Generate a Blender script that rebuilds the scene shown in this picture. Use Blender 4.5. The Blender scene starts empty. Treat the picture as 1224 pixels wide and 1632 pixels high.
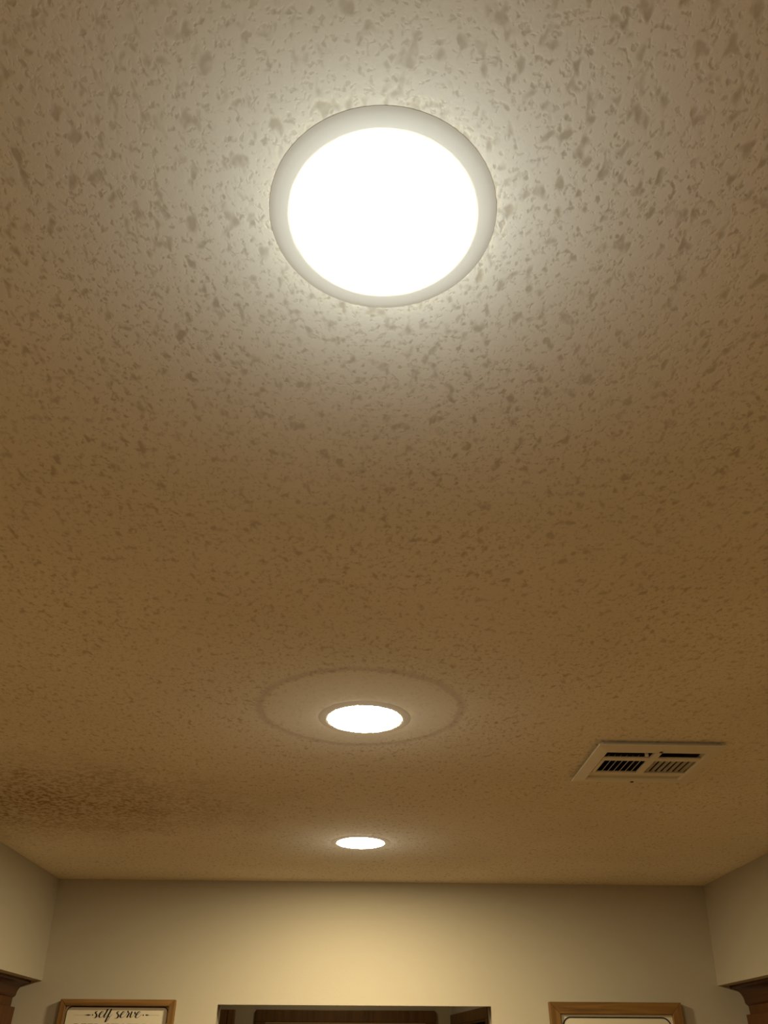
import bpy, bmesh, math, random
from mathutils import Vector, Matrix
PI = math.pi
C = bpy.context.scene.collection
SC = bpy.context.scene
CZ = 1.861                     # lens height above the floor
CEIL = CZ + 0.579              # ceiling height

# ------------------------------------------------------------------ camera
cam_d = bpy.data.cameras.new('camera')
cam = bpy.data.objects.new('camera', cam_d); C.objects.link(cam)
R = Vector((0.9995, -0.0326, 0.0041)); F = Vector((0.0243, 0.8161, 0.5774)).normalized()
R = (R - F * R.dot(F)).normalized(); U = R.cross(F)
M = Matrix((R, U, -F)).transposed().to_4x4(); M.translation = (0, 0, CZ)
cam.matrix_world = M
cam_d.sensor_fit = 'VERTICAL'; cam_d.angle = math.radians(66.3825)
cam_d.clip_start = 0.02
SC.camera = cam

# ------------------------------------------------------------------ world, exposure
w = bpy.data.worlds.new('world'); SC.world = w; w.use_nodes = True
w.node_tree.nodes['Background'].inputs[0].default_value = (0.02, 0.015, 0.01, 1)
w.node_tree.nodes['Background'].inputs[1].default_value = 0.2
vs = SC.view_settings
vs.view_transform = 'Standard'; vs.look = 'None'; vs.gamma = 1; vs.use_curve_mapping = False
vs.exposure = 0.0
SC.cycles.max_bounces = 10; SC.cycles.diffuse_bounces = 8
SC.cycles.use_denoising = True
SC.cycles.sample_clamp_indirect = 6
LAMP = (1.0, 0.82, 0.50)       # lamp colour
LAMP_POWER = 370.0
hl = bpy.data.lights.new('hallway_lamp', 'AREA'); hl.shape = 'DISK'; hl.size = 0.16; hl.energy = 1.7; hl.color = LAMP
ho = bpy.data.objects.new('hallway_lamp', hl); C.objects.link(ho); ho.location = (-0.1, 3.85, CEIL - 0.01)   # hallway ceiling lamp, behind the header
ROOM_Y0, WALL_Y = -2.3, 3.2988
SOFB = CZ + 0.2435             # underside of the soffits

# ------------------------------------------------------------------ materials
def mat(name, col, rough=0.6, metal=0.0, var=0.0, vscale=6.0, bump=0.0, bscale=200.0, spec=0.4):
    m = bpy.data.materials.new(name); m.use_nodes = True
    nt = m.node_tree; b = nt.nodes['Principled BSDF']
    b.inputs['Base Color'].default_value = (*col, 1); b.inputs['Roughness'].default_value = rough
    b.inputs['Metallic'].default_value = metal; b.inputs['Specular IOR Level'].default_value = spec
    tc = nt.nodes.new('ShaderNodeTexCoord')
    if var:
        n = nt.nodes.new('ShaderNodeTexNoise'); n.inputs['Scale'].default_value = vscale; n.inputs['Detail'].default_value = 5
        r = nt.nodes.new('ShaderNodeMix'); r.data_type = 'RGBA'
        r.inputs[6].default_value = (*[c * (1 - var) for c in col], 1); r.inputs[7].default_value = (*[min(1, c * (1 + var)) for c in col], 1)
        nt.links.new(tc.outputs['Object'], n.inputs['Vector']); nt.links.new(n.outputs['Fac'], r.inputs[0])
        nt.links.new(r.outputs[2], b.inputs['Base Color'])
    if bump:
        n = nt.nodes.new('ShaderNodeTexNoise'); n.inputs['Scale'].default_value = bscale; n.inputs['Detail'].default_value = 3
        k = nt.nodes.new('ShaderNodeBump'); k.inputs['Strength'].default_value = bump; k.inputs['Distance'].default_value = 0.002
        nt.links.new(tc.outputs['Object'], n.inputs['Vector']); nt.links.new(n.outputs['Fac'], k.inputs['Height'])
        nt.links.new(k.outputs['Normal'], b.inputs['Normal'])
    return m

def wood(name, dark, light, axis='X', scale=1.0, rough=0.45):
    m = bpy.data.materials.new(name); m.use_nodes = True
    nt = m.node_tree; b = nt.nodes['Principled BSDF']; b.inputs['Roughness'].default_value = rough
    b.inputs['Specular IOR Level'].default_value = 0.3
    tc = nt.nodes.new('ShaderNodeTexCoord'); mp = nt.nodes.new('ShaderNodeMapping')
    s = {'X': (4, 60, 60), 'Y': (60, 4, 60), 'Z': (60, 60, 4)}[axis]
    mp.inputs['Scale'].default_value = [v * scale for v in s]
    n = nt.nodes.new('ShaderNodeTexNoise'); n.inputs['Scale'].default_value = 1.0; n.inputs['Detail'].default_value = 6
    n.inputs['Distortion'].default_value = 0.6
    cr = nt.nodes.new('ShaderNodeValToRGB')
    cr.color_ramp.elements[0].position = 0.3; cr.color_ramp.elements[0].color = (*dark, 1)
    cr.color_ramp.elements[1].position = 0.7; cr.color_ramp.elements[1].color = (*light, 1)
    nt.links.new(tc.outputs['Object'], mp.inputs[0]); nt.links.new(mp.outputs[0], n.inputs['Vector'])
    nt.links.new(n.outputs['Fac'], cr.inputs[0]); nt.links.new(cr.outputs[0], b.inputs['Base Color'])
    k = nt.nodes.new('ShaderNodeBump'); k.inputs['Strength'].default_value = 0.15; k.inputs['Distance'].default_value = 0.001
    nt.links.new(n.outputs['Fac'], k.inputs['Height']); nt.links.new(k.outputs['Normal'], b.inputs['Normal'])
    return m

def ceiling_material():
    m = bpy.data.materials.new('sprayed_ceiling_texture'); m.use_nodes = True
    nt = m.node_tree; L = nt.links.new; b = nt.nodes['Principled BSDF']
    b.inputs['Roughness'].default_value = 0.9; b.inputs['Specular IOR Level'].default_value = 0.1
    tc = nt.nodes.new('ShaderNodeTexCoord')
    def N(t, **k):
        n = nt.nodes.new(t)
        for a, v in k.items(): setattr(n, a, v)
        return n
    def noise(scale, detail, stretch=(1, 1, 1), off=(0, 0, 0), dist=0.0):
        mp = N('ShaderNodeMapping'); mp.inputs['Scale'].default_value = stretch; mp.inputs['Location'].default_value = off
        n = N('ShaderNodeTexNoise'); n.inputs['Scale'].default_value = scale; n.inputs['Detail'].default_value = detail
        n.inputs['Distortion'].default_value = dist
        L(tc.outputs['Object'], mp.inputs[0]); L(mp.outputs[0], n.inputs['Vector']); return n.outputs['Fac']
    def ramp(x, a, c, lo=0.0, hi=1.0):
        r = N('ShaderNodeMapRange', interpolation_type='SMOOTHSTEP')
        r.inputs['From Min'].default_value = a; r.inputs['From Max'].default_value = c
        r.inputs['To Min'].default_value = lo; r.inputs['To Max'].default_value = hi
        L(x, r.inputs['Value']); return r.outputs[0]
    def mth(op, a, c):
        n = N('ShaderNodeMath', operation=op)
        for i, v in enumerate((a, c)):
            if isinstance(v, (int, float)): n.inputs[i].default_value = v
            else: L(v, n.inputs[i])
        return n.outputs[0]
    def dist_to(cx, cy, sx=1.0, sy=1.0):
        mp = N('ShaderNodeMapping'); mp.vector_type = 'POINT'
        mp.inputs['Location'].default_value = (-cx * sx, -cy * sy, 0); mp.inputs['Scale'].default_value = (sx, sy, 0)
        L(tc.outputs['Object'], mp.inputs[0])
        v = N('ShaderNodeVectorMath', operation='LENGTH'); L(mp.outputs[0], v.inputs[0]); return v.outputs['Value']
    # dimples between the sprayed blobs, their shade painted in as darker colour
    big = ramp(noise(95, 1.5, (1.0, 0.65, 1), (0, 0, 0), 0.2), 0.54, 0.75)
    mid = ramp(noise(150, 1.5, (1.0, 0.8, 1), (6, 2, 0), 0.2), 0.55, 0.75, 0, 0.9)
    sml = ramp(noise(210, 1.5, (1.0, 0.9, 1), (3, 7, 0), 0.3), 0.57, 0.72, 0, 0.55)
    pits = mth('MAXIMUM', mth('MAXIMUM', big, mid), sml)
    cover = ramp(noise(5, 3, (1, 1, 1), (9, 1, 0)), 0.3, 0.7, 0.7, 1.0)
    # a smoother round patch about the second lamp with a dirty rim
    d2 = dist_to(0.0, 1.508)
    inside = ramp(d2, 0.17, 0.20, 0.35, 1.0)
    wob = mth('ADD', d2, mth('MULTIPLY', noise(18, 2), 0.016))
    rim = mth('MULTIPLY', ramp(wob, 0.196, 0.206), ramp(wob, 0.210, 0.226, 1.0, 0.0))
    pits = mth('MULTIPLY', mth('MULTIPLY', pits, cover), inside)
    # brown stain by the left soffit
    sd = mth('ADD', dist_to(-0.98, 2.21, 0.95, 1.6), mth('MULTIPLY', mth('SUBTRACT', noise(9, 5), 0.5), 0.5))
    stain = ramp(sd, 0.0, 0.95, 1.0, 0.0)
    grit = ramp(noise(85, 3, (1, 1, 1), (4, 4, 0)), 0.40, 0.66)
    st = mth('MULTIPLY', stain, mth('ADD', 0.45, mth('MULTIPLY', grit, 0.8)))
    mott = ramp(noise(2.2, 3, (1, 1, 1), (2, 5, 0)), 0.3, 0.7)
    def mix(f, A, B):
        x = N('ShaderNodeMix', data_type='RGBA')
        L(f, x.inputs[0])
        for i, v in ((6, A), (7, B)):
            if isinstance(v, tuple): x.inputs[i].default_value = (*v, 1)
            else: L(v, x.inputs[i])
        return x.outputs[2]
    base = mix(mott, (0.74, 0.70, 0.58), (0.80, 0.76, 0.65))
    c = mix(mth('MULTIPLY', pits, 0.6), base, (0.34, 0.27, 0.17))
    c = mix(mth('MULTIPLY', rim, 0.3), c, (0.34, 0.28, 0.2))
    c = mix(mth('MULTIPLY', st, 0.85), c, (0.30, 0.20, 0.08))
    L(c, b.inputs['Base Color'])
    hgt = mth('SUBTRACT', mth('MULTIPLY', noise(150, 3), 0.4), pits)
    k = N('ShaderNodeBump'); k.inputs['Strength'].default_value = 0.2; k.inputs['Distance'].default_value = 0.002
    L(hgt, k.inputs['Height']); L(k.outputs['Normal'], b.inputs['Normal'])
    return m

def emission(name, col, strength):
    m = bpy.data.materials.new(name); m.use_nodes = True; nt = m.node_tree
    nt.nodes.remove(nt.nodes['Principled BSDF'])
    e = nt.nodes.new('ShaderNodeEmission'); e.inputs[0].default_value = (*col, 1); e.inputs[1].default_value = strength
    nt.links.new(e.outputs[0], nt.nodes['Material Output'].inputs[0]); return m

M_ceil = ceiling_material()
M_wall = mat('beige_wall_paint', (0.42, 0.38, 0.295), 0.75, var=0.03, vscale=3, bump=0.12, bscale=160, spec=0.25)
M_floor = wood('brown_plank_floor', (0.215, 0.112, 0.026), (0.40, 0.22, 0.055), 'Y', 0.5, 0.5)
M_cab = wood('reddish_cabinet_wood', (0.065, 0.021, 0.003), (0.12, 0.042, 0.006), 'Z', 1.0, 0.4)
M_crown = wood('reddish_crown_wood', (0.05, 0.016, 0.0035), (0.085, 0.029, 0.007), 'Y', 1.0, 0.4)
M_frameH = wood('rustic_frame_wood_across', (0.09, 0.044, 0.009), (0.25, 0.130, 0.034), 'X', 0.7, 0.6)
M_frameV = wood('rustic_frame_wood_upright', (0.09, 0.044, 0.009), (0.25, 0.130, 0.034), 'Z', 0.7, 0.6)
M_panel = mat('cream_sign_board', (0.60, 0.545, 0.42), 0.6, var=0.04, vscale=25)
M_ink = mat('black_print', (0.015, 0.012, 0.01), 0.6)
M_faint = mat('faded_grey_print', (0.50, 0.44, 0.32), 0.6)
M_grey = mat('grey_brown_print', (0.20, 0.155, 0.085), 0.6)
M_trimwood = wood('dark_door_wood', (0.085, 0.043, 0.015), (0.145, 0.076, 0.027), 'Z', 0.8, 0.45)
M_edge = wood('pale_door_edge_wood', (0.26, 0.17, 0.09), (0.36, 0.25, 0.14), 'X', 0.8, 0.45)
M_white = mat('white_painted_steel', (0.70, 0.66, 0.55), 0.4, var=0.02, vscale=30)
M_duct = mat('galvanised_duct', (0.10, 0.095, 0.085), 0.6, metal=0.2)
M_trim = mat('white_lamp_trim', (0.72, 0.69, 0.60), 0.6)
M_screw = mat('dull_screw_head', (0.10, 0.075, 0.045), 0.5, metal=0.5)
M_lens = emission('lit_lamp_lens', LAMP, LAMP_POWER)

# ------------------------------------------------------------------ helpers
def link(name, bm, m, parent=None, smooth=False):
    bmesh.ops.recalc_face_normals(bm, faces=bm.faces)
    me = bpy.data.meshes.new(name); bm.to_mesh(me); bm.free()
    if smooth:
        for p in me.polygons: p.use_smooth = True
    me.materials.append(m)
    o = bpy.data.objects.new(name, me); C.objects.link(o)
    if parent: o.parent = parent
    return o
def box(bm, x0, x1, y0, y1, z0, z1, bev=0.0):
    v = [bm.verts.new((x, y, z)) for x in (x0, x1) for y in (y0, y1) for z in (z0, z1)]
    fs = [bm.faces.new([v[i] for i in q]) for q in ((0, 1, 3, 2), (4, 6, 7, 5), (0, 4, 5, 1), (2, 3, 7, 6), (0, 2, 6, 4), (1, 5, 7, 3))]
    if bev:
        es = list({e for f in fs for e in f.edges})
        bmesh.ops.bevel(bm, geom=es, offset=bev, segments=2, affect='EDGES', profile=0.6)
    return bm
def bx(*a, bev=0.0): return box(bmesh.new(), *a, bev=bev)
def prism(bm, pts, fn, a, b):
    """extrude the polygon pts from a to b; fn(u, v, t) gives the point"""
    A = [bm.verts.new(fn(u, v, a)) for u, v in pts]; B = [bm.verts.new(fn(u, v, b)) for u, v in pts]
    n = len(pts); bm.faces.new(A); bm.faces.new(B[::-1])
    for i in range(n): bm.faces.new((A[i], A[(i + 1) % n], B[(i + 1) % n], B[i]))
    return bm
def lathe(bm, prof, n=64):
    rings = []
    for r, z in prof:
        if r < 1e-6: rings.append([bm.verts.new((0, 0, z))])
        else: rings.append([bm.verts.new((r * math.cos(2 * PI * i / n), r * math.sin(2 * PI * i / n), z)) for i in range(n)])
    for a, b in zip(rings, rings[1:]):
        for i in range(n):
            j = (i + 1) % n
            if len(a) == 1 and len(b) == 1: continue
            if len(a) == 1: bm.faces.new((a[0], b[i], b[j]))
            elif len(b) == 1: bm.faces.new((a[i], a[j], b[0]))
            else: bm.faces.new((a[i], a[j], b[j], b[i]))
    return bm
def tag(o, label, cat, group=None, kind=None):
    o['label'] = label; o['category'] = cat
    if group: o['group'] = group
    if kind: o['kind'] = kind
    return o
def struct(o, label=None, cat=None):
    o['kind'] = 'structure'
    if label: o['label'] = label
    if cat: o['category'] = cat
    return o
def empty(name, loc, rz=0.0):
    o = bpy.data.objects.new(name, None); C.objects.link(o); o.location = loc; o.rotation_euler = (0, 0, rz)
    o.empty_display_size = 0.05
    return o

# ------------------------------------------------------------------ room shell
WL, WR = -1.53, 1.745
VX0, VX1, VY0, VY1 = 0.5181, 0.8000, 1.6555, 1.9265       # register flange
HX0, HX1, HY0, HY1 = VX0 + 0.022, VX1 - 0.022, VY0 + 0.03, VY1 - 0.028   # hole in the ceiling
HALL_L, HALL_Y = -0.98, 4.44
bm = bmesh.new()
xs = [WL - 0.1, HX0, HX1, WR + 0.1]; ys = [ROOM_Y0 - 0.1, HY0, HY1, WALL_Y + 0.05]
g = [[bm.verts.new((x, y, CEIL)) for y in ys] for x in xs]
for i in range(3):
    for j in range(3):
        if i == 1 and j == 1: continue
        bm.faces.new((g[i][j], g[i][j + 1], g[i + 1][j + 1], g[i + 1][j]))
# drywall thickness: the sides of the hole and the back
r = bmesh.ops.extrude_face_region(bm, geom=bm.faces[:])
bmesh.ops.translate(bm, verts=[e for e in r['geom'] if isinstance(e, bmesh.types.BMVert)], vec=(0, 0, 0.013))
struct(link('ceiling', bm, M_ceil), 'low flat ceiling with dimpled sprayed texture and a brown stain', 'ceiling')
struct(link('floor', bx(WL - 0.1, WR + 0.1, ROOM_Y0 - 0.1, HALL_Y + 0.1, -0.05, 0), M_floor), 'brown plank floor below the picture', 'floor')
struct(link('wall_left', bx(WL - 0.1, WL, ROOM_Y0 - 0.1, WALL_Y, 0, CEIL), M_wall), 'beige wall behind the left cabinet', 'wall')
struct(link('wall_right', bx(WR, WR + 0.1, ROOM_Y0 - 0.1, WALL_Y, 0, CEIL), M_wall), 'beige wall behind the right cabinet', 'wall')
struct(link('wall_front', bx(WL, WR, ROOM_Y0 - 0.1, ROOM_Y0, 0, CEIL), M_wall), 'beige wall behind the viewer', 'wall')
# back wall with the cased-free opening
OX0, OX1, OZ = -0.489, 0.4956, CZ + 0.1795
WT = 0.115
bm = bmesh.new()
out = [(WL - 0.1, 0), (OX0, 0), (OX0, OZ), (OX1, OZ), (OX1, 0), (WR + 0.1, 0), (WR + 0.1, CEIL), (WL - 0.1, CEIL)]
A = [bm.verts.new((x, WALL_Y, z)) for x, z in out]; B = [bm.verts.new((x, WALL_Y + WT, z)) for x, z in out]
for V in (A, B):
    bm.faces.new((V[0], V[1], V[2], V[7])); bm.faces.new((V[2], V[3], V[6], V[7])); bm.faces.new((V[3], V[4], V[5], V[6]))
for i in range(8): bm.faces.new((A[i], A[(i + 1) % 8], B[(i + 1) % 8], B[i]))
bmesh.ops.remove_doubles(bm, verts=bm.verts, dist=1e-5)
# eased drywall corner bead round the opening
es = [e for e in bm.edges if all(abs(v.co.y - WALL_Y) < 1e-5 for v in e.verts) and
      any(abs(sum(v.co[a] for v in e.verts) / 2 - k) < 1e-4 for a, k in ((0, OX0), (0, OX1), (2, OZ))) and len(e.link_faces) == 2
      and any(abs(f.normal.y) < 0.5 for f in e.link_faces)]
bm.normal_update()
bmesh.ops.bevel(bm, geom=es, offset=0.005, segments=3, affect='EDGES')
struct(link('wall_back', bm, M_wall), 'beige back wall with an opening into a dark hallway', 'wall')
# soffits, leaning a little as built
def soffit(name, xt, xb, xw, label):
    s = link(name, prism(bmesh.new(), [(xt, CEIL), (xb, SOFB), (xw, SOFB), (xw, CEIL)], lambda u, v, t: (u, t, v), ROOM_Y0, WALL_Y), M_wall)
    struct(s, label, 'soffit')
soffit('trim_1', -1.1397, -1.1195, WL, 'beige boxed soffit above the left cabinet')
soffit('trim_2', 1.3544, 1.3290, WR, 'beige boxed soffit above the right cabinet')

# ------------------------------------------------------------------ hallway behind the opening
HR0, HR1 = (0.585, WALL_Y + WT), (0.472, HALL_Y)            # right hall wall runs slightly askew
struct(link('wall_hall_left', bx(HALL_L - 0.1, HALL_L, WALL_Y + WT, HALL_Y + 0.1, 0, CEIL), M_wall), 'beige left wall of the hallway', 'wall')
struct(link('wall_hall_end', bx(HALL_L, 0.75, HALL_Y, HALL_Y + 0.1, 0, CEIL), M_wall), 'beige end wall of the dark hallway seen through the opening', 'wall')
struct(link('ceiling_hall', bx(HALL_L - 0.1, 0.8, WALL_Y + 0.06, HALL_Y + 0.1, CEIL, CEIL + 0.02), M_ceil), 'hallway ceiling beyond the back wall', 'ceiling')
def casing(parent, w, top, cw, th, m=M_trimwood):
    """wooden casing in the local xz plane, facing -y"""
    h = top
    for s in (-1, 1):
        x0, x1 = sorted((s * w / 2, s * (w / 2 - cw)))
        link('casing_jamb', bx(x0, x1, -th, 0.0, 0, h - cw, bev=0.003), m, parent)
    link('casing_head', bx(-w / 2, w / 2, -th, 0.0, h - cw, h, bev=0.003), m, parent)
# end door
ex0, ex1, et = -0.4646, 0.3880, CZ + 0.2150
e = struct(empty('door_1', ((ex0 + ex1) / 2, HALL_Y, 0)), 'dark wood door with casing at the end of the hallway', 'door')
casing(e, ex1 - ex0, et, 0.049, 0.02)
iw = (ex1 - ex0) / 2 - 0.049
link('door_slab', bx(-iw + 0.008, iw - 0.008, -0.012, -0.002, 0.01, et - 0.049 - 0.012, bev=0.002), M_trimwood, e)
bm = bmesh.new()
box(bm, -iw, iw, -0.017, -0.001, et - 0.049 - 0.007, et - 0.049)
for s in (-1, 1): box(bm, *sorted((s * iw, s * (iw - 0.006))), -0.017, -0.001, 0, et - 0.049 - 0.007)
link('door_stop', bm, M_edge, e)['label'] = 'paler strip inside the door casing'
# open closet door at the left of the hallway
e = struct(empty('door_2', (HALL_L + 0.005, 4.10, 0)), 'brown wooden door standing open at the left of the hallway', 'door')
dw = -0.524 - HALL_L - 0.005
link('door_slab', bx(0, dw - 0.03, 0.002, 0.033, 0.01, CZ + 0.199, bev=0.002), M_trimwood, e)
link('door_edge', bx(dw - 0.03, dw, 0.0, 0.035, 0.01, CZ + 0.199, bev=0.002), M_trimwood, e)
# right hallway wall with a dark doorway
ang = math.atan2(HR1[1] - HR0[1], HR1[0] - HR0[0])
ln = math.hypot(HR1[0] - HR0[0], HR1[1] - HR0[1])
e = struct(empty('door_3', (HR0[0], HR0[1], 0), ang), 'brown cased doorway to an unlit closet at the right of the hallway', 'door')
# local x runs along the wall, local -y points to the closet; the room side is +y
o0, o1, ot = 0.30, ln - 0.03, CZ + 0.1975
cw = 0.042
link('casing_head', bx(o0, o1, 0.0, 0.018, ot - cw, ot, bev=0.003), M_trimwood, e)
link('casing_jamb', bx(o0, o0 + cw, 0.0, 0.018, 0, ot - cw, bev=0.003), M_trimwood, e)
link('casing_jamb', bx(o1 - cw, o1, 0.0, 0.018, 0, ot - cw, bev=0.003), M_trimwood, e)
link('door_slab', bx(o0 + cw + 0.003, o1 - cw - 0.003, -0.09, -0.055, 0.01, ot - cw - 0.004), M_trimwood, e)
bm = bmesh.new()
box(bm, 0, o0 + cw - 0.004, -0.1, -0.0, 0, CEIL); box(bm, o1 - cw + 0.004, ln, -0.1, 0.0, 0, CEIL)
box(bm, o0 + cw - 0.004, o1 - cw + 0.004, -0.1, 0.0, ot - cw + 0.004, CEIL)
o = link('wall_hall_right', bm, M_wall); o.location = (HR0[0], HR0[1], 0); o.rotation_euler = (0, 0, ang)
struct(o, 'beige right wall of the hallway, slightly askew', 'wall')

# ------------------------------------------------------------------ cabinets and crown
def cabinet(name, s, face, wall, z_frame_top, label):
    """wall cabinet; s = +1 stands on the right and faces -x"""
    y0, y1 = 1.88, WALL_Y - 0.002
    zb, zt = CZ - 0.52, SOFB
    root = tag(empty(name, ((face + wall) / 2, (y0 + y1) / 2, zb)), label, 'cabinet')
    ox, oy, oz = root.location
    X = lambda d: face + s * d - ox
    def part(nm, d0, d1, a, b, c, d, m=M_cab, bev=0.002, parent=root):
        x0, x1 = sorted((X(d0), X(d1)))
        return link(nm, bx(x0, x1, a - oy, b - oy, c - oz, d - oz, bev=bev), m, parent)
    part('body', 0.02, abs(wall - face) - 0.001, y0, y1, zb, zt - 0.001)
    part('top_rail', 0.0, 0.02, y0, y1, z_frame_top - 0.03, zt - 0.001)
    part('bottom_rail', 0.0, 0.02, y0, y1, zb, zb + 0.04)
    n = 3; wdt = (y1 - y0) / n
    for k in range(n + 1):
        yc = min(max(y0 + k * wdt, y0 + 0.02), y1 - 0.02)
        part('stile', 0.0, 0.02, yc - 0.02, yc + 0.02, zb + 0.04, z_frame_top - 0.03)
    for k in range(n):
        a, b = y0 + k * wdt + 0.008, y0 + (k + 1) * wdt - 0.008
        c, d = zb + 0.015, z_frame_top - 0.018
        bm = bmesh.new()
        x0, x1 = sorted((X(-0.019), X(-0.0005)))
        fr = 0.055
        for q in ((a, b, d - fr, d), (a, b, c, c + fr), (a, a + fr, c + fr, d - fr), (b - fr, b, c + fr, d - fr)):
            box(bm, x0, x1, q[0] - oy, q[1] - oy, q[2] - oz, q[3] - oz, bev=0.003)
        dr = link('door', bm, M_cab, root)
        part('raised_panel', -0.014, -0.002, a + fr - 0.004, b - fr + 0.004, c + fr - 0.004, d - fr + 0.004, bev=0.006, parent=dr)
    return root
cabinet('wall_cabinet', -1, -1.208, WL, CZ + 0.1805, 'reddish brown wooden wall cabinet under the left soffit')
cabinet('wall_cabinet', 1, 1.4245, WR, CZ + 0.172, 'reddish brown wooden wall cabinet under the right soffit')
def crown(s, face, proj, hgt, label):
    prof = [(0, 0), (proj, 0), (proj, -0.006)]
    for i in range(9):                                       # concave sweep
        t = i / 8 * PI / 2
        prof.append((0.008 + (proj - 0.013) * (1 - math.sin(t)), -0.009 - (hgt - 0.020) * (1 - math.cos(t))))
    prof += [(0.008, -hgt + 0.008), (0.004, -hgt + 0.003), (0.0, -hgt)]
    o = link('crown_moulding', prism(bmesh.new(), prof, lambda u, v, t: (face - s * (u + 0.0005), t, SOFB - 0.0005 + v), 1.88, WALL_Y - 0.0005), M_crown)
    tag(o, label, 'moulding')
crown(-1, -1.208, 0.050, 0.051, 'reddish wooden crown moulding between the left soffit and cabinet')
crown(1, 1.4245, 0.052, 0.061, 'reddish wooden crown moulding between the right soffit and cabinet')

# ------------------------------------------------------------------ framed signs
def rounded(x0, x1, z0, z1, r, n=8, rad_fn=None):
    p = []
    for cx, cz, a0 in ((x1 - r, z1 - r, 0), (x0 + r, z1 - r, 90), (x0 + r, z0 + r, 180), (x1 - r, z0 + r, 270)):
        for i in range(n + 1):
            a = math.radians(a0 + 90 * i / n); p.append((cx + r * math.cos(a), cz + r * math.sin(a)))
    return p
def ring_mesh(outer, inner, y0, y1):
    bm = bmesh.new()
    V = [[bm.verts.new((x, y, z)) for x, z in P] for P in (outer, inner) for y in (y0, y1)]
    n = len(outer)
    for a, b in ((0, 2), (1, 3), (0, 1), (2, 3)):
        for i in range(n):
            j = (i + 1) % n; bm.faces.new((V[a][i], V[a][j], V[b][j], V[b][i]))
    return bm
def framed_sign(name, x0, x1, zt, zh, fw, depth, rec, label):
    """origin at the foot of the sign on the wall plane"""
    root = tag(empty(name, ((x0 + x1) / 2, WALL_Y, zt - zh)), label, 'sign')
    w = (x1 - x0) / 2
    for nm, s in (('frame_rail', 1), ('frame_rail', -1)):
        z1 = zh if s > 0 else 0; z2 = zh - fw if s > 0 else fw
        lo, hi = min(z1, z2), max(z1, z2)
        bm = bmesh.new(); dz = fw if s > 0 else -fw
        pts = [(-w, z1), (w, z1), (w - fw, z1 - dz), (-w + fw, z1 - dz)]
        prism(bm, pts, lambda u, v, t: (u, t, v), -depth, -0.0008)
        bmesh.ops.bevel(bm, geom=bm.edges[:], offset=0.0015, segments=1, affect='EDGES')
        link(nm, bm, M_frameH, root)
    for s in (-1, 1):
        bm = bmesh.new()
        pts = [(s * w, 0), (s * w, zh), (s * (w - fw), zh - fw), (s * (w - fw), fw)]
        prism(bm, pts, lambda u, v, t: (u, t, v), -depth, -0.0008)
        bmesh.ops.bevel(bm, geom=bm.edges[:], offset=0.0015, segments=1, affect='EDGES')
        link('frame_stile', bm, M_frameV, root)
    link('panel', bx(-w + fw, w - fw, -rec - 0.004, -rec, fw, zh - fw), M_panel, root)
    return root
# brush lettering: strokes with a nib that is wide on the down strokes
def catmull(P, n=7):
    if len(P) < 3: return P
    Q = [P[0]] + P + [P[-1]]; out = []
    for i in range(1, len(Q) - 2):
        a, b, c, d = Q[i - 1:i + 3]
        for k in range(n):
            t = k / n
            out.append(tuple(0.5 * (2 * b[m] + (c[m] - a[m]) * t + (2 * a[m] - 5 * b[m] + 4 * c[m] - d[m]) * t * t + (3 * b[m] - a[m] - 3 * c[m] + d[m]) * t ** 3) for m in (0, 1)))
    out.append(P[-1]); return out
def stroke(bm, P, y, thin, thick):
    P = catmull(P); L, Rr = [], []
    for i, p in enumerate(P):
        a, b = P[max(i - 1, 0)], P[min(i + 1, len(P) - 1)]
        dx, dz = b[0] - a[0], b[1] - a[1]; l = math.hypot(dx, dz) or 1e-9; dx /= l; dz /= l
        end = min(1, 0.45 + 0.55 * min(i, len(P) - 1 - i) / 3)
        wd = (thin + (thick - thin) * max(0, -dz) ** 1.3) * end / 2
        L.append(bm.verts.new((p[0] - dz * wd, y, p[1] + dx * wd))); Rr.append(bm.verts.new((p[0] + dz * wd, y, p[1] - dx * wd)))
    for i in range(len(P) - 1): bm.faces.new((L[i], L[i + 1], Rr[i + 1], Rr[i]))

# left sign
S1X0, S1X1, S1T, S1H, FW1 = -1.0290, -0.6300, CZ + 0.1865, 0.52, 0.020
s1 = framed_sign('framed_sign', S1X0, S1X1, S1T, S1H, FW1, 0.034, 0.010,
                 'wood framed cream sign lettered self serve, left of the opening')
scx = (S1X0 + S1X1) / 2; YF = -0.0145                       # print lies on the panel face
def sp(px, py):                                              # letter sketch units to metres on the panel
    return (-0.8302 + (px - 190) * 0.002182 + (py - 1603.5) * 0.00035 - scx, S1H + (0.1676 - (py - 1603.5) * 0.001857) - 0.1865)
A_ = lambda L, ox: [sp(ox + x / 17.486, 1600 + y / 17.5) for x, y in L]
SELF = [[(745, 215), (700, 232), (684, 265), (712, 305), (706, 355), (672, 398), (632, 402)],
        [(672, 398), (760, 345), (830, 305), (890, 255), (900, 222), (862, 222), (808, 280), (786, 340), (802, 385), (850, 375), (905, 320)],
        [(890, 345), (960, 250), (1020, 170), (1030, 145)], [(1030, 145), (985, 235), (930, 335), (922, 382), (955, 378), (1010, 320)],
        [(1010, 320), (1080, 230), (1125, 165), (1135, 142)], [(1135, 142), (1090, 225), (1030, 345), (975, 460), (942, 512)],
        [(942, 512), (985, 500), (1040, 445), (1066, 385), (1020, 345)], [(1020, 350), (1090, 358), (1150, 292)]]
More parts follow.
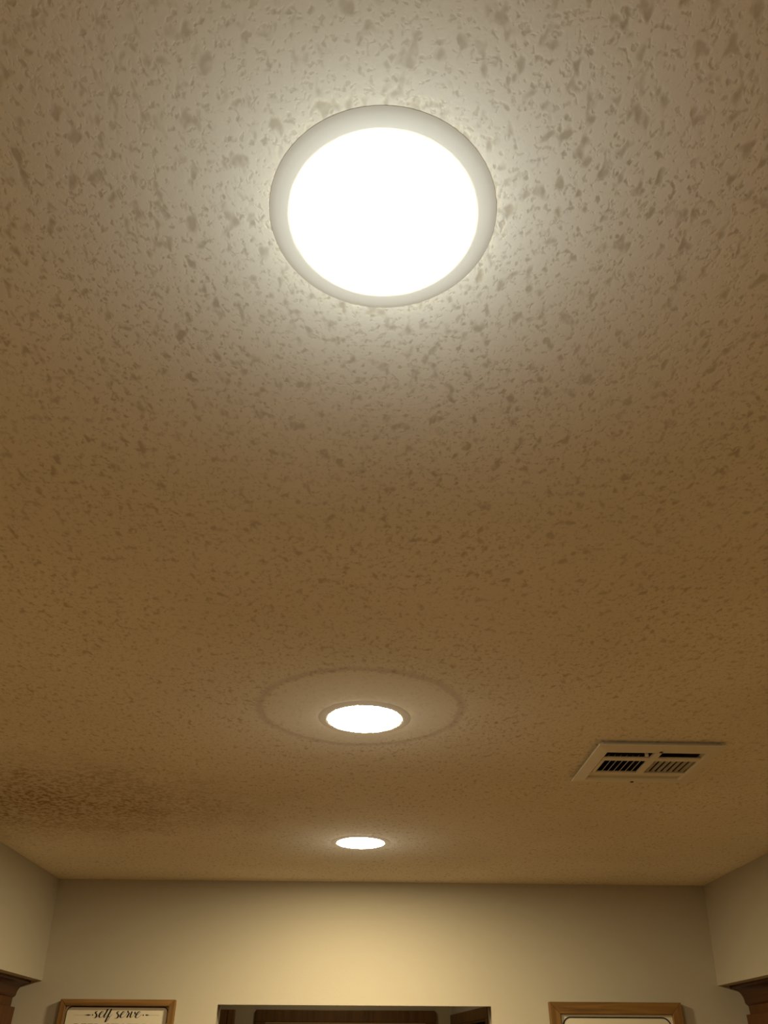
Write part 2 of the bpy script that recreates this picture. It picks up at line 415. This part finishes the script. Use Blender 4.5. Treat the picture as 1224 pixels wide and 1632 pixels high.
SERVE = [[(120, 212), (75, 232), (58, 265), (92, 310), (86, 360), (48, 402), (-12, 410)],
         [(48, 402), (110, 352), (190, 310), (262, 262), (280, 228), (240, 218), (180, 280), (150, 345), (168, 388), (225, 375), (290, 322)],
         [(285, 325), (340, 260), (372, 195)], [(372, 195), (366, 228), (402, 250)], [(402, 250), (378, 300), (325, 392)],
         [(325, 392), (372, 300), (402, 252)],
         [(482, 210), (445, 290), (425, 355), (438, 388)], [(438, 388), (500, 345), (552, 270), (578, 220)],
         [(578, 222), (560, 260), (600, 300)],
         [(580, 330), (650, 292), (702, 245), (690, 215), (638, 245), (582, 325), (575, 375), (612, 392), (680, 355), (745, 288)]]
bm = bmesh.new()
for L in SELF: stroke(bm, A_(L, 115), YF, 0.0011, 0.0058)
for L in SERVE: stroke(bm, A_(L, 185), YF, 0.0011, 0.0058)
def blob(bm, x, y, rx, ry, ox, n=14, pw=1.0):
    bm.faces.new([bm.verts.new((q[0], YF, q[1])) for q in
                  [sp(ox + (x + rx * math.cos(2 * PI * i / n)) / 17.486, 1600 + (y + ry * math.sin(2 * PI * i / n)) / 17.5) for i in range(n)]])
def leaf(bm, x0, x1, y, h, ox):
    bm.faces.new([bm.verts.new((q[0], YF, q[1])) for q in
                  [sp(ox + a / 17.486, 1600 + b / 17.5) for a, b in ((x0, y), ((x0 + 2 * x1) / 3, y - h), (x1, y - h * 0.4), (x1, y + h * 0.4), ((x0 + 2 * x1) / 3, y + h))]])
leaf(bm, 360, 545, 320, 20, 115); blob(bm, 600, 318, 20, 20, 115)
leaf(bm, 965, 848, 312, 20, 185); blob(bm, 788, 315, 20, 20, 185)
link('lettering', bm, M_ink, s1)['label'] = 'black brush lettering reading self serve'
for ox, a, b, y in ((115, 80, 380, 322), (185, 950, 1240, 315)):
    bm = bmesh.new()
    bm.faces.new([bm.verts.new((q[0], YF, q[1])) for q in [sp(ox + x / 17.486, 1600 + yy / 17.5) for x, yy in ((a, y - 9), (b, y - 9), (b, y + 9), (a, y + 9))]])
    link('flourish_line', bm, M_faint, s1)
# the line of capitals below, of which the photograph shows the tops
cu = bpy.data.curves.new('capitals', 'FONT'); cu.body = 'BEER STATION'; cu.size = 0.036; cu.align_x = 'CENTER'; cu.extrude = 0.0002
cu.offset = 0.0006
ob = bpy.data.objects.new('capitals', cu); C.objects.link(ob)
dg = bpy.context.evaluated_depsgraph_get(); me = bpy.data.meshes.new_from_object(ob.evaluated_get(dg))
C.objects.unlink(ob); bpy.data.objects.remove(ob)
xs_ = [v.co.x for v in me.vertices]; ys_ = [v.co.y for v in me.vertices]
tx0, tz = sp(120, 1631.7); tx1, _ = sp(255, 1631.9); hh = 0.030
for v in me.vertices:
    u = (v.co.x - min(xs_)) / (max(xs_) - min(xs_)); q = (v.co.y - max(ys_)) / (max(ys_) - min(ys_))
    v.co = (tx0 + u * (tx1 - tx0), YF + v.co.z, tz + q * hh)
me.materials.clear(); me.materials.append(M_grey)
o = bpy.data.objects.new('capitals', me); C.objects.link(o); o.parent = s1; o['label'] = 'brown capitals under the brush lettering'
wi = (S1X1 - S1X0) / 2 - FW1
k = 0.0035
outer = rounded(-wi + 0.001, wi - 0.001, FW1 + 0.001, S1H - FW1 + 0.0, 0.020); inner = rounded(-wi + 0.001 + k, wi - 0.001 - k, FW1 + 0.001 + k, S1H - FW1 - k, 0.017)
link('printed_border', ring_mesh(outer, inner, YF - 0.0003, YF + 0.0004), M_ink, s1)
# right sign
S2X0, S2X1, S2T, S2H, FW2 = 0.6965, 1.1700, CZ + 0.1885, 0.62, 0.036
s2 = framed_sign('framed_sign', S2X0, S2X1, S2T, S2H, FW2, 0.030, 0.012,
                 'wood framed cream sign with black rounded border, right of the opening')
wi = (S2X1 - S2X0) / 2 - FW2; a, k = 0.008, 0.0042
outer = rounded(-wi + a - 0.002, wi - a + 0.002, FW2 + a, S2H - FW2 - a, 0.030); inner = rounded(-wi + a - 0.002 + k, wi - a + 0.002 - k, FW2 + a + k, S2H - FW2 - a - k, 0.027)
link('printed_border', ring_mesh(outer, inner, -0.0168, -0.0159), M_ink, s2)

# ------------------------------------------------------------------ recessed lamps
def lamp(x, y, label, halo=0.0, drop=0.13, tint=(1.0, 0.95, 0.80)):
    t = tag(empty('recessed_lamp', (x, y, CEIL)), label, 'light', 'row of recessed ceiling lamps')
    r = 0.075
    link('trim_ring', lathe(bmesh.new(), [(0.0945, -0.0003), (0.0925, -0.0011), (0.0885, -0.0022), (0.080, -0.0030), (r + 0.0012, -0.0030), (r + 0.0004, -0.0026), (r + 0.0004, -0.0006), (0.0945, -0.0003)]), M_trim, t, True)
    link('lens', lathe(bmesh.new(), [(r, -0.0012), (r, -0.0028), (0.071, -0.0034), (0.060, -0.0039), (0.040, -0.0043), (0.020, -0.0045), (0, -0.0046)], 56), M_lens, t, True)
    if halo:                                                # added bare point light below the lens, imitates a glare halo
        d = bpy.data.lights.new('added_halo_light', 'POINT'); d.energy = halo; d.color = tint; d.shadow_soft_size = 0.0
        o = bpy.data.objects.new('added_halo_light', d); C.objects.link(o); o.parent = t; o.location = (0, 0, -drop)
    return t
lamp(0.0096, 0.3928, 'largest glowing round recessed lamp at the top, nearest the viewer', 0.80, 0.105, (0.90, 1.0, 1.0))
lamp(0.0085, 1.5498, 'middle glowing round recessed lamp inside a faint ring on the ceiling', 0.28, 0.17)
lamp(0.0096, 2.6391, 'smallest glowing round recessed lamp, nearest the back wall', 0.28, 0.14)

# ------------------------------------------------------------------ ceiling register
vc = tag(empty('ceiling_vent', ((VX0 + VX1) / 2, (VY0 + VY1) / 2, CEIL)), 'white metal ceiling register with two banks of louvres, right of the lamps', 'vent')
vx, vy = (VX0 + VX1) / 2, (VY0 + VY1) / 2
def V(x, y, z): return (x - vx, y - vy, z)
TH = 0.011
ix0, ix1, iy0, iy1 = 0.5490, 0.7700, 1.7035, 1.8960         # inner edge of the flange
bm = bmesh.new()
rings = [[(VX0 + 0.012, VX1 - 0.012, VY0 + 0.012, VY1 - 0.012, -0.0003)], [(VX0 + 0.012, VX1 - 0.012, VY0 + 0.012, VY1 - 0.012, -0.0082)],
         [(VX0, VX1, VY0, VY1, -0.0086)], [(VX0, VX1, VY0, VY1, -TH + 0.001)],
         [(VX0 + 0.0015, VX1 - 0.0015, VY0 + 0.0015, VY1 - 0.0015, -TH)], [(ix0 - 0.004, ix1 + 0.004, iy0 - 0.005, iy1 + 0.004, -TH - 0.002)],
         [(ix0, ix1, iy0, iy1, -TH + 0.001)], [(ix0, ix1, iy0, iy1, -0.001)]]
RV = []
for [(a, b, c, d, z)] in rings: RV.append([bm.verts.new(V(x, y, z)) for x, y in ((a, c), (b, c), (b, d), (a, d))])
for p, q in zip(RV, RV[1:]):
    for i in range(4): bm.faces.new((p[i], p[(i + 1) % 4], q[(i + 1) % 4], q[i]))
link('frame', bm, M_white, vc)
# duct boot above the hole
bm = bmesh.new()
v8 = [bm.verts.new(V(x, y, z)) for z in (0.0005, 0.22) for x, y in ((HX0 + 0.001, HY0 + 0.001), (HX1 - 0.001, HY0 + 0.001), (HX1 - 0.001, HY1 - 0.001), (HX0 + 0.001, HY1 - 0.001))]
for i in range(4): bm.faces.new((v8[i], v8[(i + 1) % 4], v8[4 + (i + 1) % 4], v8[4 + i]))
bm.faces.new(v8[4:])
link('duct', bm, M_duct, vc)['label'] = 'dark duct above the louvres'
def blade(p0, p1, top, name='louvre', th=0.0009):
    """thin louvre between the lower edge p0-p1 and the same edge moved by top"""
    bm = bmesh.new(); d = Vector(top); e = Vector(p1) - Vector(p0); n = d.cross(e).normalized() * th / 2
    q = [Vector(p0), Vector(p1), Vector(p1) + d, Vector(p0) + d]
    A = [bm.verts.new(V(*(v + n))) for v in q]; B = [bm.verts.new(V(*(v - n))) for v in q]
    bm.faces.new(A); bm.faces.new(B[::-1])
    for i in range(4): bm.faces.new((A[i], A[(i + 1) % 4], B[(i + 1) % 4], B[i]))
    return link(name, bm, M_white, vc)
for k_ in range(7):                                          # left bank throws to the left
    x = 0.5575 + k_ * 0.0138
    blade((x, 1.759, -TH + 0.001), (x, 1.8425, -TH + 0.001), (0.0125, 0, 0.0125))
for k_ in range(7):                                          # right bank throws to the right, its curved faces show
    x = 0.6810 + k_ * 0.0138
    prof = [(0, 0), (-0.0026, 0.0004), (-0.0046, 0.0015), (-0.0060, 0.0034)]
    bm = bmesh.new(); rows = [[bm.verts.new(V(x + u, y, -TH + 0.001 + v)) for u, v in prof] for y in (1.7615, 1.8465)]
    for i in range(3): bm.faces.new((rows[0][i], rows[0][i + 1], rows[1][i + 1], rows[1][i]))
    r_ = bmesh.ops.solidify(bm, geom=bm.faces[:], thickness=0.0007)
    link('louvre', bm, M_white, vc)
blade((ix0, 1.722, -TH + 0.006), (ix1, 1.722, -TH + 0.006), (0, 0.030, 0.0103))
link('cross_bar', bx(ix0 - vx, ix1 - vx, 1.7395 - vy, 1.7590 - vy, -TH - 0.001, -TH + 0.003, bev=0.001), M_white, vc)
link('centre_bar', bx(0.6530 - vx, 0.6690 - vx, 1.7000 - vy, 1.8480 - vy, -TH - 0.0025, -TH + 0.003, bev=0.001), M_white, vc)
link('side_bar', bx(ix0 - vx, 0.5560 - vx, 1.7590 - vy, 1.8480 - vy, -TH - 0.001, -TH + 0.003, bev=0.001), M_white, vc)
bm = bmesh.new()
prism(bm, [(1.8440, -TH - 0.001), (1.8520, -TH - 0.001), (iy1 + 0.002, -TH + 0.007), (iy1 + 0.002, -TH + 0.009), (1.8440, -TH + 0.003)], lambda u, v, t: V(t, u, v), ix0, ix1)
link('far_deflector', bm, M_white, vc)
link('damper_lever', bx(0.6335 - vx, 0.6415 - vx, 1.7100 - vy, 1.7130 - vy, -TH - 0.006, -0.001, bev=0.001), M_white, vc)
for x, y, z in ((0.6645, 1.6935, -TH - 0.0012), (0.6640, 1.9150, -TH - 0.0008)):
    o = link('screw', lathe(bmesh.new(), [(0, 0.0), (0.0042, 0.0), (0.0042, -0.0012), (0.0028, -0.0024), (0, -0.0028)], 16), M_screw, vc, True)
    o.location = V(x, y, z)
